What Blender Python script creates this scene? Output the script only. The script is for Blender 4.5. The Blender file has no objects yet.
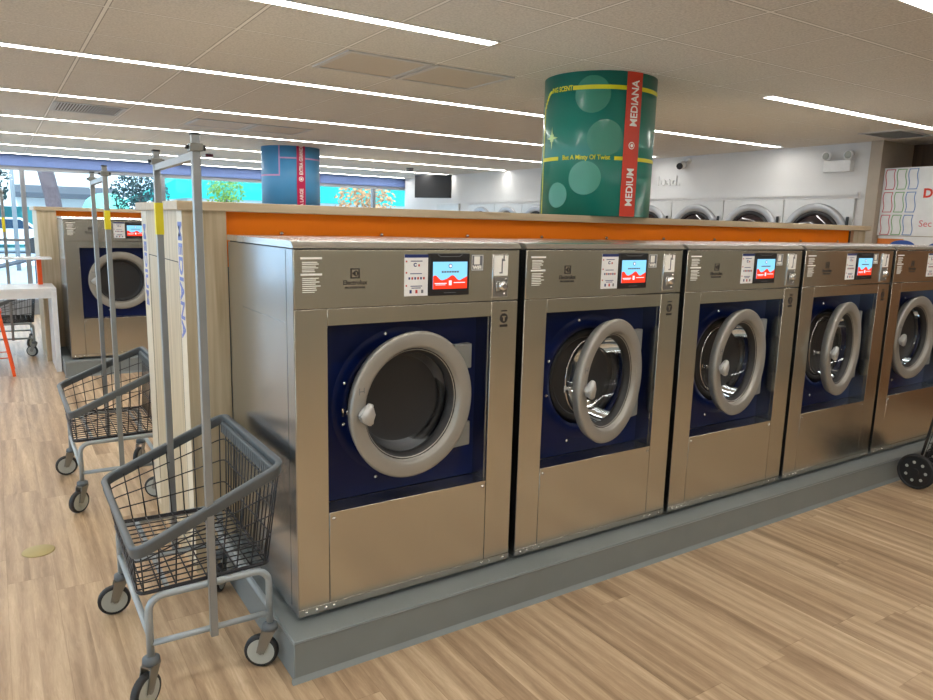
import bpy, bmesh, math, random
from mathutils import Vector, Matrix
R = math.radians
PI = math.pi
random.seed(7)
COL = bpy.context.scene.collection

# ------------------------------------------------------------------ materials
def nodes(name):
    m = bpy.data.materials.new(name); m.use_nodes = True
    nt = m.node_tree; nt.nodes.clear()
    out = nt.nodes.new('ShaderNodeOutputMaterial')
    return m, nt, out
def N(nt, typ, **kw):
    n = nt.nodes.new(typ)
    for k, v in kw.items():
        if k in n.inputs: n.inputs[k].default_value = v
        else: setattr(n, k, v)
    return n
def math_n(nt, op, a, b=None):
    n = nt.nodes.new('ShaderNodeMath'); n.operation = op
    for i, v in enumerate((a, b)):
        if v is None: continue
        if isinstance(v, (int, float)): n.inputs[i].default_value = v
        else: nt.links.new(v, n.inputs[i])
    return n.outputs[0]
def c4(c): return (c[0], c[1], c[2], 1)
def srgb(r, g, b):
    f = lambda v: (v/255/12.92) if v/255 <= .04045 else ((v/255+.055)/1.055)**2.4
    return (f(r), f(g), f(b))
def mat(name, col, rough=.5, metal=0, var=.04, scale=12, bump=0, bscale=80, coat=0, spec=.5, stretch=(1,1,1)):
    """painted / plastic / metal surface: noise drives small tone and roughness changes"""
    m, nt, out = nodes(name)
    p = N(nt, 'ShaderNodeBsdfPrincipled', Roughness=rough, Metallic=metal)
    p.inputs['Coat Weight'].default_value = coat
    p.inputs['Specular IOR Level'].default_value = spec
    tc = N(nt, 'ShaderNodeTexCoord'); mp = N(nt, 'ShaderNodeMapping'); mp.inputs['Scale'].default_value = stretch
    nt.links.new(tc.outputs['Object'], mp.inputs['Vector'])
    no = N(nt, 'ShaderNodeTexNoise', Scale=scale, Detail=4.0)
    nt.links.new(mp.outputs[0], no.inputs['Vector'])
    rmp = N(nt, 'ShaderNodeMapRange'); rmp.inputs['From Min'].default_value = .3; rmp.inputs['From Max'].default_value = .7
    rmp.inputs['To Min'].default_value = 1-var; rmp.inputs['To Max'].default_value = 1+var
    nt.links.new(no.outputs['Fac'], rmp.inputs['Value'])
    mx = N(nt, 'ShaderNodeVectorMath', operation='SCALE'); mx.inputs[0].default_value = col
    nt.links.new(rmp.outputs[0], mx.inputs['Scale']); nt.links.new(mx.outputs[0], p.inputs['Base Color'])
    if bump:
        n2 = N(nt, 'ShaderNodeTexNoise', Scale=bscale, Detail=3.0); nt.links.new(mp.outputs[0], n2.inputs['Vector'])
        b = N(nt, 'ShaderNodeBump', Strength=bump, Distance=.002); nt.links.new(n2.outputs['Fac'], b.inputs['Height'])
        nt.links.new(b.outputs[0], p.inputs['Normal'])
    nt.links.new(p.outputs[0], out.inputs[0]); return m
def emis(name, col, s):
    m, nt, out = nodes(name)
    e = N(nt, 'ShaderNodeEmission', Strength=s); e.inputs['Color'].default_value = c4(col)
    nt.links.new(e.outputs[0], out.inputs[0]); return m
def glass(name, tint, refl=.5, rough=.03):
    m, nt, out = nodes(name)
    t = N(nt, 'ShaderNodeBsdfTransparent'); t.inputs['Color'].default_value = c4(tint)
    g = N(nt, 'ShaderNodeBsdfGlossy', Roughness=rough); g.inputs['Color'].default_value = (.9, .95, 1, 1)
    f = N(nt, 'ShaderNodeFresnel', IOR=1.5); mu = math_n(nt, 'MULTIPLY', f.outputs[0], refl)
    mx = N(nt, 'ShaderNodeMixShader'); nt.links.new(mu, mx.inputs[0])
    nt.links.new(t.outputs[0], mx.inputs[1]); nt.links.new(g.outputs[0], mx.inputs[2]); nt.links.new(mx.outputs[0], out.inputs[0])
    return m
def steel(name, col, rough, vertical=True, bump=.012):
    m, nt, out = nodes(name)
    p = N(nt, 'ShaderNodeBsdfPrincipled', Metallic=1.0, Roughness=rough)
    p.inputs['Base Color'].default_value = c4(col)
    tc = N(nt, 'ShaderNodeTexCoord'); mp = N(nt, 'ShaderNodeMapping')
    mp.inputs['Scale'].default_value = (160, 160, 2.5) if vertical else (2.5, 160, 160)
    nt.links.new(tc.outputs['Object'], mp.inputs['Vector'])
    no = N(nt, 'ShaderNodeTexNoise', Scale=2.0, Detail=3.0); nt.links.new(mp.outputs[0], no.inputs['Vector'])
    n2 = N(nt, 'ShaderNodeTexNoise', Scale=3.0, Detail=2.0); nt.links.new(tc.outputs['Object'], n2.inputs['Vector'])
    rr = N(nt, 'ShaderNodeMapRange'); rr.inputs['To Min'].default_value = rough-.04; rr.inputs['To Max'].default_value = rough+.05
    nt.links.new(n2.outputs['Fac'], rr.inputs['Value']); nt.links.new(rr.outputs[0], p.inputs['Roughness'])
    cr = N(nt, 'ShaderNodeMapRange'); cr.inputs['To Min'].default_value = .95; cr.inputs['To Max'].default_value = 1.05; nt.links.new(no.outputs['Fac'], cr.inputs['Value'])
    sv = N(nt, 'ShaderNodeVectorMath', operation='SCALE'); sv.inputs[0].default_value = col; nt.links.new(cr.outputs[0], sv.inputs['Scale']); nt.links.new(sv.outputs[0], p.inputs['Base Color'])
    nt.links.new(p.outputs[0], out.inputs[0]); return m
def wood_lam(name, col, dark, sc=(22, 22, 1.1)):
    m, nt, out = nodes(name)
    p = N(nt, 'ShaderNodeBsdfPrincipled', Roughness=.45)
    tc = N(nt, 'ShaderNodeTexCoord'); mp = N(nt, 'ShaderNodeMapping'); mp.inputs['Scale'].default_value = sc
    nt.links.new(tc.outputs['Object'], mp.inputs['Vector'])
    no = N(nt, 'ShaderNodeTexNoise', Scale=1.6, Detail=6.0, Distortion=.3); nt.links.new(mp.outputs[0], no.inputs['Vector'])
    cr = N(nt, 'ShaderNodeValToRGB'); cr.color_ramp.elements[0].position = .32; cr.color_ramp.elements[1].position = .66
    cr.color_ramp.elements[0].color = c4(dark); cr.color_ramp.elements[1].color = c4(col)
    nt.links.new(no.outputs['Fac'], cr.inputs[0]); nt.links.new(cr.outputs[0], p.inputs['Base Color'])
    nt.links.new(p.outputs[0], out.inputs[0]); return m
def floor_mat():
    m, nt, out = nodes('vinyl_planks')
    p = N(nt, 'ShaderNodeBsdfPrincipled')
    p.inputs['Specular IOR Level'].default_value = .45
    tc = N(nt, 'ShaderNodeTexCoord'); sp = N(nt, 'ShaderNodeSeparateXYZ'); nt.links.new(tc.outputs['Object'], sp.inputs[0])
    X, Y = sp.outputs[0], sp.outputs[1]
    xs = math_n(nt, 'DIVIDE', X, .182); row = math_n(nt, 'FLOOR', xs); fx = math_n(nt, 'FRACT', xs)
    wn = N(nt, 'ShaderNodeTexWhiteNoise', noise_dimensions='1D'); nt.links.new(row, wn.inputs['W'])
    ys = math_n(nt, 'ADD', math_n(nt, 'DIVIDE', Y, 1.22), math_n(nt, 'MULTIPLY', wn.outputs['Value'], 7.3))
    cell = math_n(nt, 'FLOOR', ys); fy = math_n(nt, 'FRACT', ys)
    pid = math_n(nt, 'ADD', math_n(nt, 'MULTIPLY', row, 3.17), math_n(nt, 'MULTIPLY', cell, 11.31))
    w2 = N(nt, 'ShaderNodeTexWhiteNoise', noise_dimensions='1D'); nt.links.new(pid, w2.inputs['W'])
    # two streaky strips printed in each plank
    half = math_n(nt, 'FLOOR', math_n(nt, 'MULTIPLY', fx, 2.0))
    w3 = N(nt, 'ShaderNodeTexWhiteNoise', noise_dimensions='1D'); nt.links.new(math_n(nt, 'ADD', pid, math_n(nt, 'MULTIPLY', half, .37)), w3.inputs['W'])
    cb = N(nt, 'ShaderNodeCombineXYZ')
    nt.links.new(math_n(nt, 'ADD', math_n(nt, 'MULTIPLY', X, 1.0), math_n(nt, 'MULTIPLY', w2.outputs['Value'], 9.0)), cb.inputs[0])
    nt.links.new(math_n(nt, 'MULTIPLY', Y, .07), cb.inputs[1]); nt.links.new(w3.outputs['Value'], cb.inputs[2])
    g1 = N(nt, 'ShaderNodeTexNoise', Scale=26.0, Detail=7.0, Roughness=.62, Distortion=.6); nt.links.new(cb.outputs[0], g1.inputs['Vector'])
    g2 = N(nt, 'ShaderNodeTexNoise', Scale=5.0, Detail=3.0, Distortion=1.2); nt.links.new(cb.outputs[0], g2.inputs['Vector'])
    cb2 = N(nt, 'ShaderNodeCombineXYZ'); nt.links.new(math_n(nt, 'ADD', X, w3.outputs['Value']), cb2.inputs[0]); nt.links.new(math_n(nt, 'MULTIPLY', Y, .10), cb2.inputs[1]); nt.links.new(w2.outputs['Value'], cb2.inputs[2])
    g3 = N(nt, 'ShaderNodeTexNoise', Scale=75.0, Detail=5.0, Roughness=.7, Distortion=1.0); nt.links.new(cb2.outputs[0], g3.inputs['Vector'])
    wv = N(nt, 'ShaderNodeTexWave', Scale=4.0, Distortion=9.0, Detail=3.0); wv.inputs['Detail Scale'].default_value = 1.2; nt.links.new(cb.outputs[0], wv.inputs['Vector'])
    v = math_n(nt, 'ADD', math_n(nt, 'MULTIPLY', g1.outputs['Fac'], .40), math_n(nt, 'MULTIPLY', g2.outputs['Fac'], .25))
    v = math_n(nt, 'ADD', v, math_n(nt, 'MULTIPLY', g3.outputs['Fac'], .27))
    v = math_n(nt, 'ADD', v, math_n(nt, 'MULTIPLY', wv.outputs['Fac'], .10))
    v = math_n(nt, 'ADD', v, math_n(nt, 'MULTIPLY', math_n(nt, 'SUBTRACT', w3.outputs['Value'], .5), .13))
    cr = N(nt, 'ShaderNodeValToRGB'); e = cr.color_ramp.elements
    e[0].position = .33; e[0].color = c4(srgb(140, 114, 86)); e[1].position = .72; e[1].color = c4(srgb(218, 196, 166))
    k = e.new(.45); k.color = c4(srgb(168, 141, 112)); k = e.new(.56); k.color = c4(srgb(190, 164, 132))
    nt.links.new(v, cr.inputs[0])
    ex = math_n(nt, 'LESS_THAN', fx, .012); ey = math_n(nt, 'LESS_THAN', fy, .0022)
    seam = math_n(nt, 'MAXIMUM', ex, ey)
    dk = N(nt, 'ShaderNodeMixRGB', blend_type='MULTIPLY'); dk.inputs[2].default_value = (.78, .74, .70, 1)
    nt.links.new(seam, dk.inputs[0]); nt.links.new(cr.outputs[0], dk.inputs[1]); nt.links.new(dk.outputs[0], p.inputs['Base Color'])
    rr = N(nt, 'ShaderNodeMapRange'); rr.inputs['To Min'].default_value = .3; rr.inputs['To Max'].default_value = .46
    nt.links.new(g1.outputs['Fac'], rr.inputs['Value']); nt.links.new(rr.outputs[0], p.inputs['Roughness'])
    b = N(nt, 'ShaderNodeBump', Strength=.12, Distance=.002); nt.links.new(g1.outputs['Fac'], b.inputs['Height']); nt.links.new(b.outputs[0], p.inputs['Normal'])
    nt.links.new(p.outputs[0], out.inputs[0]); return m
TX, TY, TP = .2077, .732, .5665
def ceiling_mat():
    m, nt, out = nodes('ceiling_tiles')
    p = N(nt, 'ShaderNodeBsdfPrincipled', Roughness=.9)
    tc = N(nt, 'ShaderNodeTexCoord'); sp = N(nt, 'ShaderNodeSeparateXYZ'); nt.links.new(tc.outputs['Object'], sp.inputs[0])
    def line(o, off, w):
        f = math_n(nt, 'FRACT', math_n(nt, 'ADD', math_n(nt, 'DIVIDE', math_n(nt, 'SUBTRACT', o, off), TP), 100.5))
        return math_n(nt, 'ABSOLUTE', math_n(nt, 'SUBTRACT', f, .5))
    dx = line(sp.outputs[0], TX, .02); dy = line(sp.outputs[1], TY, .02)
    d = math_n(nt, 'MINIMUM', dx, dy)
    bar = math_n(nt, 'LESS_THAN', d, .014); groove = math_n(nt, 'LESS_THAN', d, .022)
    no = N(nt, 'ShaderNodeTexNoise', Scale=90.0, Detail=5.0, Roughness=.7); nt.links.new(tc.outputs['Object'], no.inputs['Vector'])
    cr = N(nt, 'ShaderNodeValToRGB'); cr.color_ramp.elements[0].position = .36; cr.color_ramp.elements[1].position = .6
    cr.color_ramp.elements[0].color = c4((.57, .545, .50)); cr.color_ramp.elements[1].color = c4((.75, .72, .665)); nt.links.new(no.outputs['Fac'], cr.inputs[0])
    m1 = N(nt, 'ShaderNodeMixRGB'); m1.inputs[2].default_value = (.33, .31, .28, 1); nt.links.new(groove, m1.inputs[0]); nt.links.new(cr.outputs[0], m1.inputs[1])
    m2 = N(nt, 'ShaderNodeMixRGB'); m2.inputs[2].default_value = (.88, .86, .82, 1); nt.links.new(bar, m2.inputs[0]); nt.links.new(m1.outputs[0], m2.inputs[1])
    nt.links.new(m2.outputs[0], p.inputs['Base Color'])
    b = N(nt, 'ShaderNodeBump', Strength=.5, Distance=.004); nt.links.new(no.outputs['Fac'], b.inputs['Height']); nt.links.new(b.outputs[0], p.inputs['Normal'])
    nt.links.new(p.outputs[0], out.inputs[0]); return m
def drum_mat():
    m, nt, out = nodes('perforated_drum')
    p = N(nt, 'ShaderNodeBsdfPrincipled', Metallic=.2, Roughness=.34)
    tc = N(nt, 'ShaderNodeTexCoord')
    v = N(nt, 'ShaderNodeTexVoronoi', Scale=62.0, Randomness=.15); nt.links.new(tc.outputs['Object'], v.inputs['Vector'])
    cr = N(nt, 'ShaderNodeValToRGB'); cr.color_ramp.elements[0].position = .28; cr.color_ramp.elements[1].position = .36
    cr.color_ramp.elements[0].color = (.10, .10, .09, 1); cr.color_ramp.elements[1].color = (.88, .86, .80, 1)
    nt.links.new(v.outputs['Distance'], cr.inputs[0]); nt.links.new(cr.outputs[0], p.inputs['Base Color'])
    nt.links.new(p.outputs[0], out.inputs[0]); return m

M = {}
M['steel'] = steel('brushed_steel', (.58, .56, .50), .24)
M['steel_side'] = steel('brushed_steel_side', (.52, .54, .56), .22)
M['steel_lid'] = steel('lid_steel', (.74, .73, .70), .26, False)
M['chrome'] = mat('chrome', (.75, .75, .74), .14, 1)
M['navy'] = mat('navy_enamel', srgb(0, 20, 72), .34, 0, .05, spec=.3)
M['ring'] = mat('silver_door_plastic', srgb(158, 155, 148), .38, .35, .03)
M['handle'] = mat('handle_grey', srgb(190, 190, 188), .35, .1)
M['hinge'] = mat('hinge_grey', srgb(138, 140, 138), .42, .4)
M['rubber'] = mat('black_rubber', (.018, .018, .02), .55)
M['drum'] = drum_mat()
M['drumback'] = mat('drum_back', (.28, .27, .25), .32, .9, .1)
M['dglass'] = glass('door_glass', (.90, .90, .88), .9)
M['paper'] = mat('white_sticker', (.82, .82, .82), .5)
M['print_blue'] = mat('print_dark_blue', srgb(32, 48, 110), .5)
M['print_red'] = mat('print_red', srgb(180, 50, 45), .5)
M['print_grey'] = mat('print_grey', srgb(110, 112, 118), .5)
M['black'] = mat('black_plastic', (.012, .012, .014), .35)
M['logo'] = mat('logo_dark', srgb(48, 42, 38), .45)
M['white_print'] = mat('white_print', (.88, .87, .82), .5)
M['scr_blue'] = emis('screen_sky_blue', srgb(135, 205, 245), .95)
M['scr_red'] = emis('screen_red', srgb(240, 62, 38), .95)
M['scr_white'] = emis('screen_white', (.9, .9, .95), .9)
M['scr_dark'] = emis('screen_dark', (.06, .1, .2), .8)
M['plinth'] = mat('grey_plinth_paint', srgb(122, 128, 128), .42, 0, .05, 5)
M['plinth_trim'] = mat('plinth_edge_metal', srgb(150, 156, 158), .3, .5)
M['gap'] = mat('dark_gap', (.02, .02, .022), .7)
M['wood'] = wood_lam('oak_laminate', srgb(204, 188, 158), srgb(178, 160, 128))
M['cap'] = wood_lam('cap_laminate', srgb(196, 178, 150), srgb(180, 160, 131), (1.1, 22, 22))
M['band'] = mat('white_vinyl_band', srgb(220, 208, 186), .45)
M['letter'] = mat('periwinkle_letters', srgb(96, 112, 190), .45)
M['orange'] = mat('orange_laminate', (1.0, .235, 0), .5, 0, .02, 4, spec=.25)
M['wallgrey'] = mat('grey_liner', srgb(96, 98, 98), .6)
M['white'] = mat('white_wall', srgb(216, 216, 216), .7, 0, .015, 3, .1, 120)
M['greige'] = mat('greige_trim', srgb(176, 164, 148), .55)
M['brown'] = wood_lam('brown_wood', srgb(150, 106, 66), srgb(112, 76, 44))
M['darkbrown'] = wood_lam('dark_brown_wood', srgb(96, 70, 50), srgb(70, 50, 36))
M['backwall'] = mat('beige_back_wall', srgb(158, 154, 140), .7)
M['floor'] = floor_mat()
M['ceil'] = ceiling_mat()
M['light'] = emis('led_strip', (1.0, .965, .90), 17)
M['lframe'] = mat('light_frame', (.8, .8, .8), .4)
M['vent'] = mat('vent_white', srgb(196, 196, 196), .5)
M['ventdark'] = mat('vent_dark', srgb(112, 108, 102), .7)
M['ventpanel'] = mat('vent_perforated', srgb(196, 188, 176), .6, 0, .2, 260)
M['green'] = mat('green_vinyl', srgb(24, 126, 112), .32, 0, .08, 2, coat=.2)
M['bubble'] = mat('green_bubble', srgb(44, 130, 108), .30, 0, .05, 4, coat=.2)
M['bubble2'] = mat('green_bubble_light', srgb(66, 146, 126), .30, 0, .05, 4, coat=.2)
M['yellow'] = mat('yellow_vinyl', srgb(214, 212, 20), .4)
M['redband'] = mat('red_vinyl', srgb(206, 58, 34), .36)
M['sparkle'] = mat('sparkle', srgb(190, 222, 150), .4)
M['maroon'] = mat('maroon', srgb(96, 20, 34), .5)
M['blue'] = mat('blue_vinyl', srgb(74, 146, 196), .38, 0, .05, 3)
M['pink'] = mat('pink_line', srgb(200, 150, 196), .4)
M['magenta'] = mat('magenta_vinyl', srgb(186, 14, 74), .38)
M['cartframe'] = mat('silver_grey_paint', srgb(160, 168, 172), .36, .25)
M['pole'] = mat('galvanised_pole', srgb(150, 154, 156), .34, .55)
M['bumper'] = mat('charcoal_bumper', srgb(92, 98, 102), .48)
M['wire'] = mat('dark_wire', srgb(46, 46, 50), .4, .3)
M['wheelhub'] = mat('wheel_hub', srgb(172, 176, 170), .45)
M['fork'] = mat('zinc_fork', srgb(140, 140, 136), .3, .8)
M['tagyellow'] = mat('yellow_tape', srgb(222, 206, 30), .5)
M['tabletop'] = mat('white_laminate', srgb(228, 228, 228), .35)
M['orangemetal'] = mat('orange_powder_coat', srgb(236, 84, 18), .35)
M['drain'] = mat('brass_drain', srgb(168, 152, 100), .5, .1)
M['dryer'] = mat('dryer_enamel', srgb(206, 206, 204), .35, .2)
M['dryerring'] = mat('dryer_ring', srgb(176, 178, 182), .3, .4)
M['dryerglass'] = mat('dryer_glass', srgb(40, 30, 34), .08, 0, .1, coat=1)
M['header'] = mat('daylight_blue_header', srgb(88, 110, 160), .6)  # bluish daylight on the header is put into its colour
M['frame'] = mat('window_aluminium', srgb(150, 154, 160), .4, .5)
M['wglass'] = glass('window_glass', (.90, .97, 1.0), .5)
M['street'] = mat('street', srgb(150, 160, 170), .9)
M['kerb'] = mat('kerb', srgb(215, 215, 215), .9)
M['teal'] = mat('teal_facade', srgb(0, 158, 150), .6)
M['palewall'] = mat('pale_render', srgb(225, 225, 222), .8)
M['awning'] = mat('dark_awning', srgb(70, 76, 86), .7)
M['mint'] = mat('mint_dome', srgb(110, 205, 180), .5)
M['trunk'] = mat('bark', srgb(92, 80, 84), .9, 0, .2, 20)
M['leafa'] = mat('leaves_dark', srgb(36, 62, 62), .8, 0, .35, 6)
M['leafb'] = mat('leaves_yellow_green', srgb(104, 136, 44), .8, 0, .35, 6)
M['leafc'] = mat('leaves_autumn', srgb(176, 132, 90), .8, 0, .35, 6)
M['fence'] = mat('teal_fence', srgb(40, 120, 124), .7)
M['car'] = mat('white_car', srgb(210, 220, 226), .3, 0, coat=.5)
M['carglass'] = mat('car_glass', srgb(40, 60, 80), .15)
M['winpane'] = mat('window_pane_outside', srgb(120, 150, 170), .3)
M['orange_print'] = mat('orange_print', srgb(230, 130, 50), .5)
M['blue_print'] = mat('blue_print', srgb(50, 90, 170), .5)
M['lred'] = mat('line_red', srgb(205, 70, 90), .5)
M['lgreen'] = mat('line_green', srgb(110, 170, 100), .5)
M['lblue'] = mat('line_blue', srgb(90, 140, 200), .5)
M['tpink'] = mat('text_pink', srgb(222, 120, 130), .5)
M['tred'] = mat('text_red', srgb(224, 66, 44), .5)

# ------------------------------------------------------------------ mesh helpers
class MB:
    def __init__(s): s.bm = bmesh.new(); s.mats = []; s.cur = 0
    def m(s, k):
        if k not in s.mats: s.mats.append(k)
        s.cur = s.mats.index(k); return s
    def _t(s, faces, smooth=False):
        for f in faces: f.material_index = s.cur; f.smooth = smooth
    def box(s, x0, x1, y0, y1, z0, z1, bev=0, seg=2):
        vs = [s.bm.verts.new(p) for p in ((x0,y0,z0),(x1,y0,z0),(x1,y1,z0),(x0,y1,z0),(x0,y0,z1),(x1,y0,z1),(x1,y1,z1),(x0,y1,z1))]
        fs = [s.bm.faces.new([vs[i] for i in q]) for q in ((0,3,2,1),(4,5,6,7),(0,1,5,4),(1,2,6,5),(2,3,7,6),(3,0,4,7))]
        s._t(fs)
        if bev:
            es = list({e for f in fs for e in f.edges})
            r = bmesh.ops.bevel(s.bm, geom=es, offset=bev, segments=seg, affect='EDGES', profile=.5)
            s._t(r['faces'], True)
        return s
    def tube(s, pts, r, n=8, closed=False, prof=None, up=(0,0,1), caps=True):
        pts = [Vector(p) for p in pts]; L = len(pts); rings = []
        if prof is None: prof = [(r*math.cos(2*PI*i/n), r*math.sin(2*PI*i/n)) for i in range(n)]
        n = len(prof); prev = None
        for i, p in enumerate(pts):
            if closed: t = (pts[(i+1) % L]-p).normalized() + (p-pts[i-1]).normalized()
            elif i == 0: t = pts[1]-p
            elif i == L-1: t = p-pts[i-1]
            else: t = (pts[i+1]-p).normalized() + (p-pts[i-1]).normalized()
            t.normalize()
            if prev is None or up is not None and len(up) == 3 and abs(t.dot(Vector(up))) < .95:
                u = Vector(up)
                if abs(t.dot(u)) > .95: u = Vector((1,0,0))
            else: u = prev
            a = t.cross(u).normalized(); b = a.cross(t).normalized(); prev = b
            k = 1.0
            if 0 < i < L-1 or closed:
                d1 = (p-pts[i-1]).normalized(); c_ = max(.4, math.sqrt(max(0, (1+d1.dot((pts[(i+1) % L]-p).normalized()))/2))); k = 1/c_
            rings.append([s.bm.verts.new(p + a*q[0]*min(k, 1.4) + b*q[1]) for q in prof])
        fs = []
        for i in range(L if closed else L-1):
            A, B = rings[i], rings[(i+1) % L]
            for j in range(n): fs.append(s.bm.faces.new((A[j], A[(j+1) % n], B[(j+1) % n], B[j])))
        s._t(fs, len(prof) > 4)
        if not closed and caps:
            s._t([s.bm.faces.new(rings[0][::-1]), s.bm.faces.new(rings[-1])])
        return s
    def lathe(s, prof, org=(0,0,0), axis='z', n=32, smooth=True, closed=False):
        """prof = [(radius, height)], revolved round axis through org"""
        rings = []
        for (r, h) in prof:
            ring = []
            for i in range(n):
                a = 2*PI*i/n; c_, d = r*math.cos(a), r*math.sin(a)
                p = {'z': (c_, d, h), 'y': (c_, h, d), 'x': (h, c_, d)}[axis]
                ring.append(s.bm.verts.new(Vector(org)+Vector(p)))
            rings.append(ring)
        fs = []
        m = len(prof)
        for k in range(m if closed else m-1):
            A, B = rings[k], rings[(k+1) % m]
            for j in range(n): fs.append(s.bm.faces.new((A[j], A[(j+1) % n], B[(j+1) % n], B[j])))
        s._t(fs, smooth)
        if not closed:
            for q, rg in ((prof[0], rings[0]), (prof[-1], rings[-1])):
                if q[0] > 1e-4: s._t([s.bm.faces.new(rg)])
        return s
    def cyl(s, p0, p1, r, n=16, smooth=True):
        return s.tube([p0, p1], r, n)
    def poly(s, pts, depth):
        """flat polygon pts extruded by vector depth"""
        d = Vector(depth); a = [s.bm.verts.new(p) for p in pts]; b = [s.bm.verts.new(Vector(p)+d) for p in pts]
        fs = [s.bm.faces.new(a), s.bm.faces.new(b[::-1])]
        L = len(a)
        for i in range(L): fs.append(s.bm.faces.new((a[i], a[(i+1) % L], b[(i+1) % L], b[i])))
        s._t(fs); return s
    def mesh(s, me_, xf=None):
        """append another mesh datablock"""
        n0 = len(s.bm.verts); f0 = len(s.bm.faces)
        s.bm.from_mesh(me_); s.bm.verts.ensure_lookup_table(); s.bm.faces.ensure_lookup_table()
        if xf is not None:
            for v in s.bm.verts[n0:]: v.co = xf(v.co)
        for f in s.bm.faces[f0:]: f.material_index = s.cur; f.smooth = False
        return s
    def build(s, name, parent=None, loc=(0,0,0)):
        bmesh.ops.recalc_face_normals(s.bm, faces=s.bm.faces[:])
        me_ = bpy.data.meshes.new(name); s.bm.to_mesh(me_); s.bm.free()
        for k in s.mats: me_.materials.append(M[k])
        o = bpy.data.objects.new(name, me_); COL.objects.link(o); o.location = loc
        if parent is not None: o.parent = parent
        return o
TXT = {}
def text_me(body, size, ext=.0006, align='LEFT', off=0):
    key = (body, size, ext, align, off)
    if key in TXT: return TXT[key]
    c = bpy.data.curves.new('t', 'FONT'); c.body = body; c.size = size; c.extrude = ext; c.align_x = align
    c.offset = off; c.resolution_u = 3; c.fill_mode = 'BOTH'
    o = bpy.data.objects.new('t', c); COL.objects.link(o)
    bpy.context.view_layer.update()
    me_ = bpy.data.meshes.new_from_object(o.evaluated_get(bpy.context.evaluated_depsgraph_get()))
    bpy.data.objects.remove(o); TXT[key] = me_; return me_
def put_text(mb, body, size, org, xd, ud, sx=1, ext=.0006, align='LEFT', bold=0):
    xd, ud, org = Vector(xd), Vector(ud), Vector(org); nd = xd.cross(ud)
    me_ = text_me(body, size, ext, align, bold)
    mb.mesh(me_, lambda c: org + xd*(c.x*sx) + ud*c.y + nd*c.z)
    return mb

def tag(o, label=None, cat=None, group=None, kind=None):
    if label: o['label'] = label
    if cat: o['category'] = cat
    if group: o['group'] = group
    if kind: o['kind'] = kind
    return o
def thing(name, loc, label, cat, group=None, rz=0):
    o = bpy.data.objects.new(name, None); COL.objects.link(o); o.location = loc; o.rotation_euler = (0,0,rz)
    o.empty_display_size = .1
    return tag(o, label, cat, group)
def copy_tree(o, parent=None):
    c = o.copy(); COL.objects.link(c)
    c.parent = parent
    for ch in list(o.children):
        copy_tree(ch, c)
    return c
def struct(o): o['kind'] = 'structure'; return o

HC = 2.531
XR = 6.42; YF = 11.15
# ------------------------------------------------------------------ the room
struct(MB().m('floor').box(-6, 7.3, -5, YF, -.05, 0).build('floor'))
struct(MB().m('ceil').box(-6, 7.3, -5, YF+.12, HC, HC+.1).build('ceiling'))
struct(MB().m('backwall').box(-6.1, 7.3, -5.1, -5, 0, HC).build('wall_back'))
struct(MB().m('white').box(XR, XR+.5, 1.53, YF, 0, HC).build('wall_right'))
struct(MB().m('darkbrown').box(6.98, 7.1, -5, 1.53, 0, HC).build('wall_niche'))
struct(MB().m('brown').box(6.5, 6.98, -2.1, -.6, 0, HC).build('wall_right_near'))
struct(MB().m('backwall').box(6.5, 6.98, -5, -2.1, 0, HC).build('wall_right_rear'))
struct(MB().m('greige').box(XR-.03, XR+.56, 1.415, 1.53, 0, HC).build('trim_1'))
# left wall: low wall, header and big panes with daylight
struct(MB().m('white').box(-6.1, -6, -5, YF, 0, .3).box(-6.1, -6, -5, YF, 2.34, HC).build('wall_left'))
n = 1
y = -5.0
while y < YF-1:
    w = (YF+5)/8
    f = struct(MB().m('frame').box(-6.08, -6.02, y, y+.06, .3, 2.34).box(-6.08, -6.02, y+w-.06, y+w, .3, 2.34).box(-6.08, -6.02, y+.06, y+w-.06, .3, .36).box(-6.08, -6.02, y+.06, y+w-.06, 2.28, 2.34).build('window_%d' % n))
    MB().m('wglass').box(-6.055, -6.045, y+.06, y+w-.06, .36, 2.28).build('window_pane', f)
    y += w; n += 1
# far window wall (store front)
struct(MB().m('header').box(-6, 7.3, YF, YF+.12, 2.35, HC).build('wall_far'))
struct(MB().m('frame').box(-6, 7.3, YF, YF+.12, 0, .18).build('baseboard_far'))
xs = [-6, -4.2, -2.3, -.40, 1.68, 3.7, 5.72, 6.9]
for i in range(len(xs)-1):
    a, b = xs[i], xs[i+1]
    f = MB().m('frame').box(a-.035, a+.035, YF+.02, YF+.1, .18, 2.35)
    f.box(a+.035, b-.035, YF+.02, YF+.1, .18, .25).box(a+.035, b-.035, YF+.02, YF+.1, 2.29, 2.35)
    if i in (2, 3): f.box(a+.035, b-.035, YF+.03, YF+.09, 1.18, 1.22) if i == 2 else None
    f = struct(f.build('window_%d' % n)); n += 1
    MB().m('wglass').box(a+.035, b-.035, YF+.055, YF+.065, .25, 2.29).build('window_pane', f)

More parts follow.
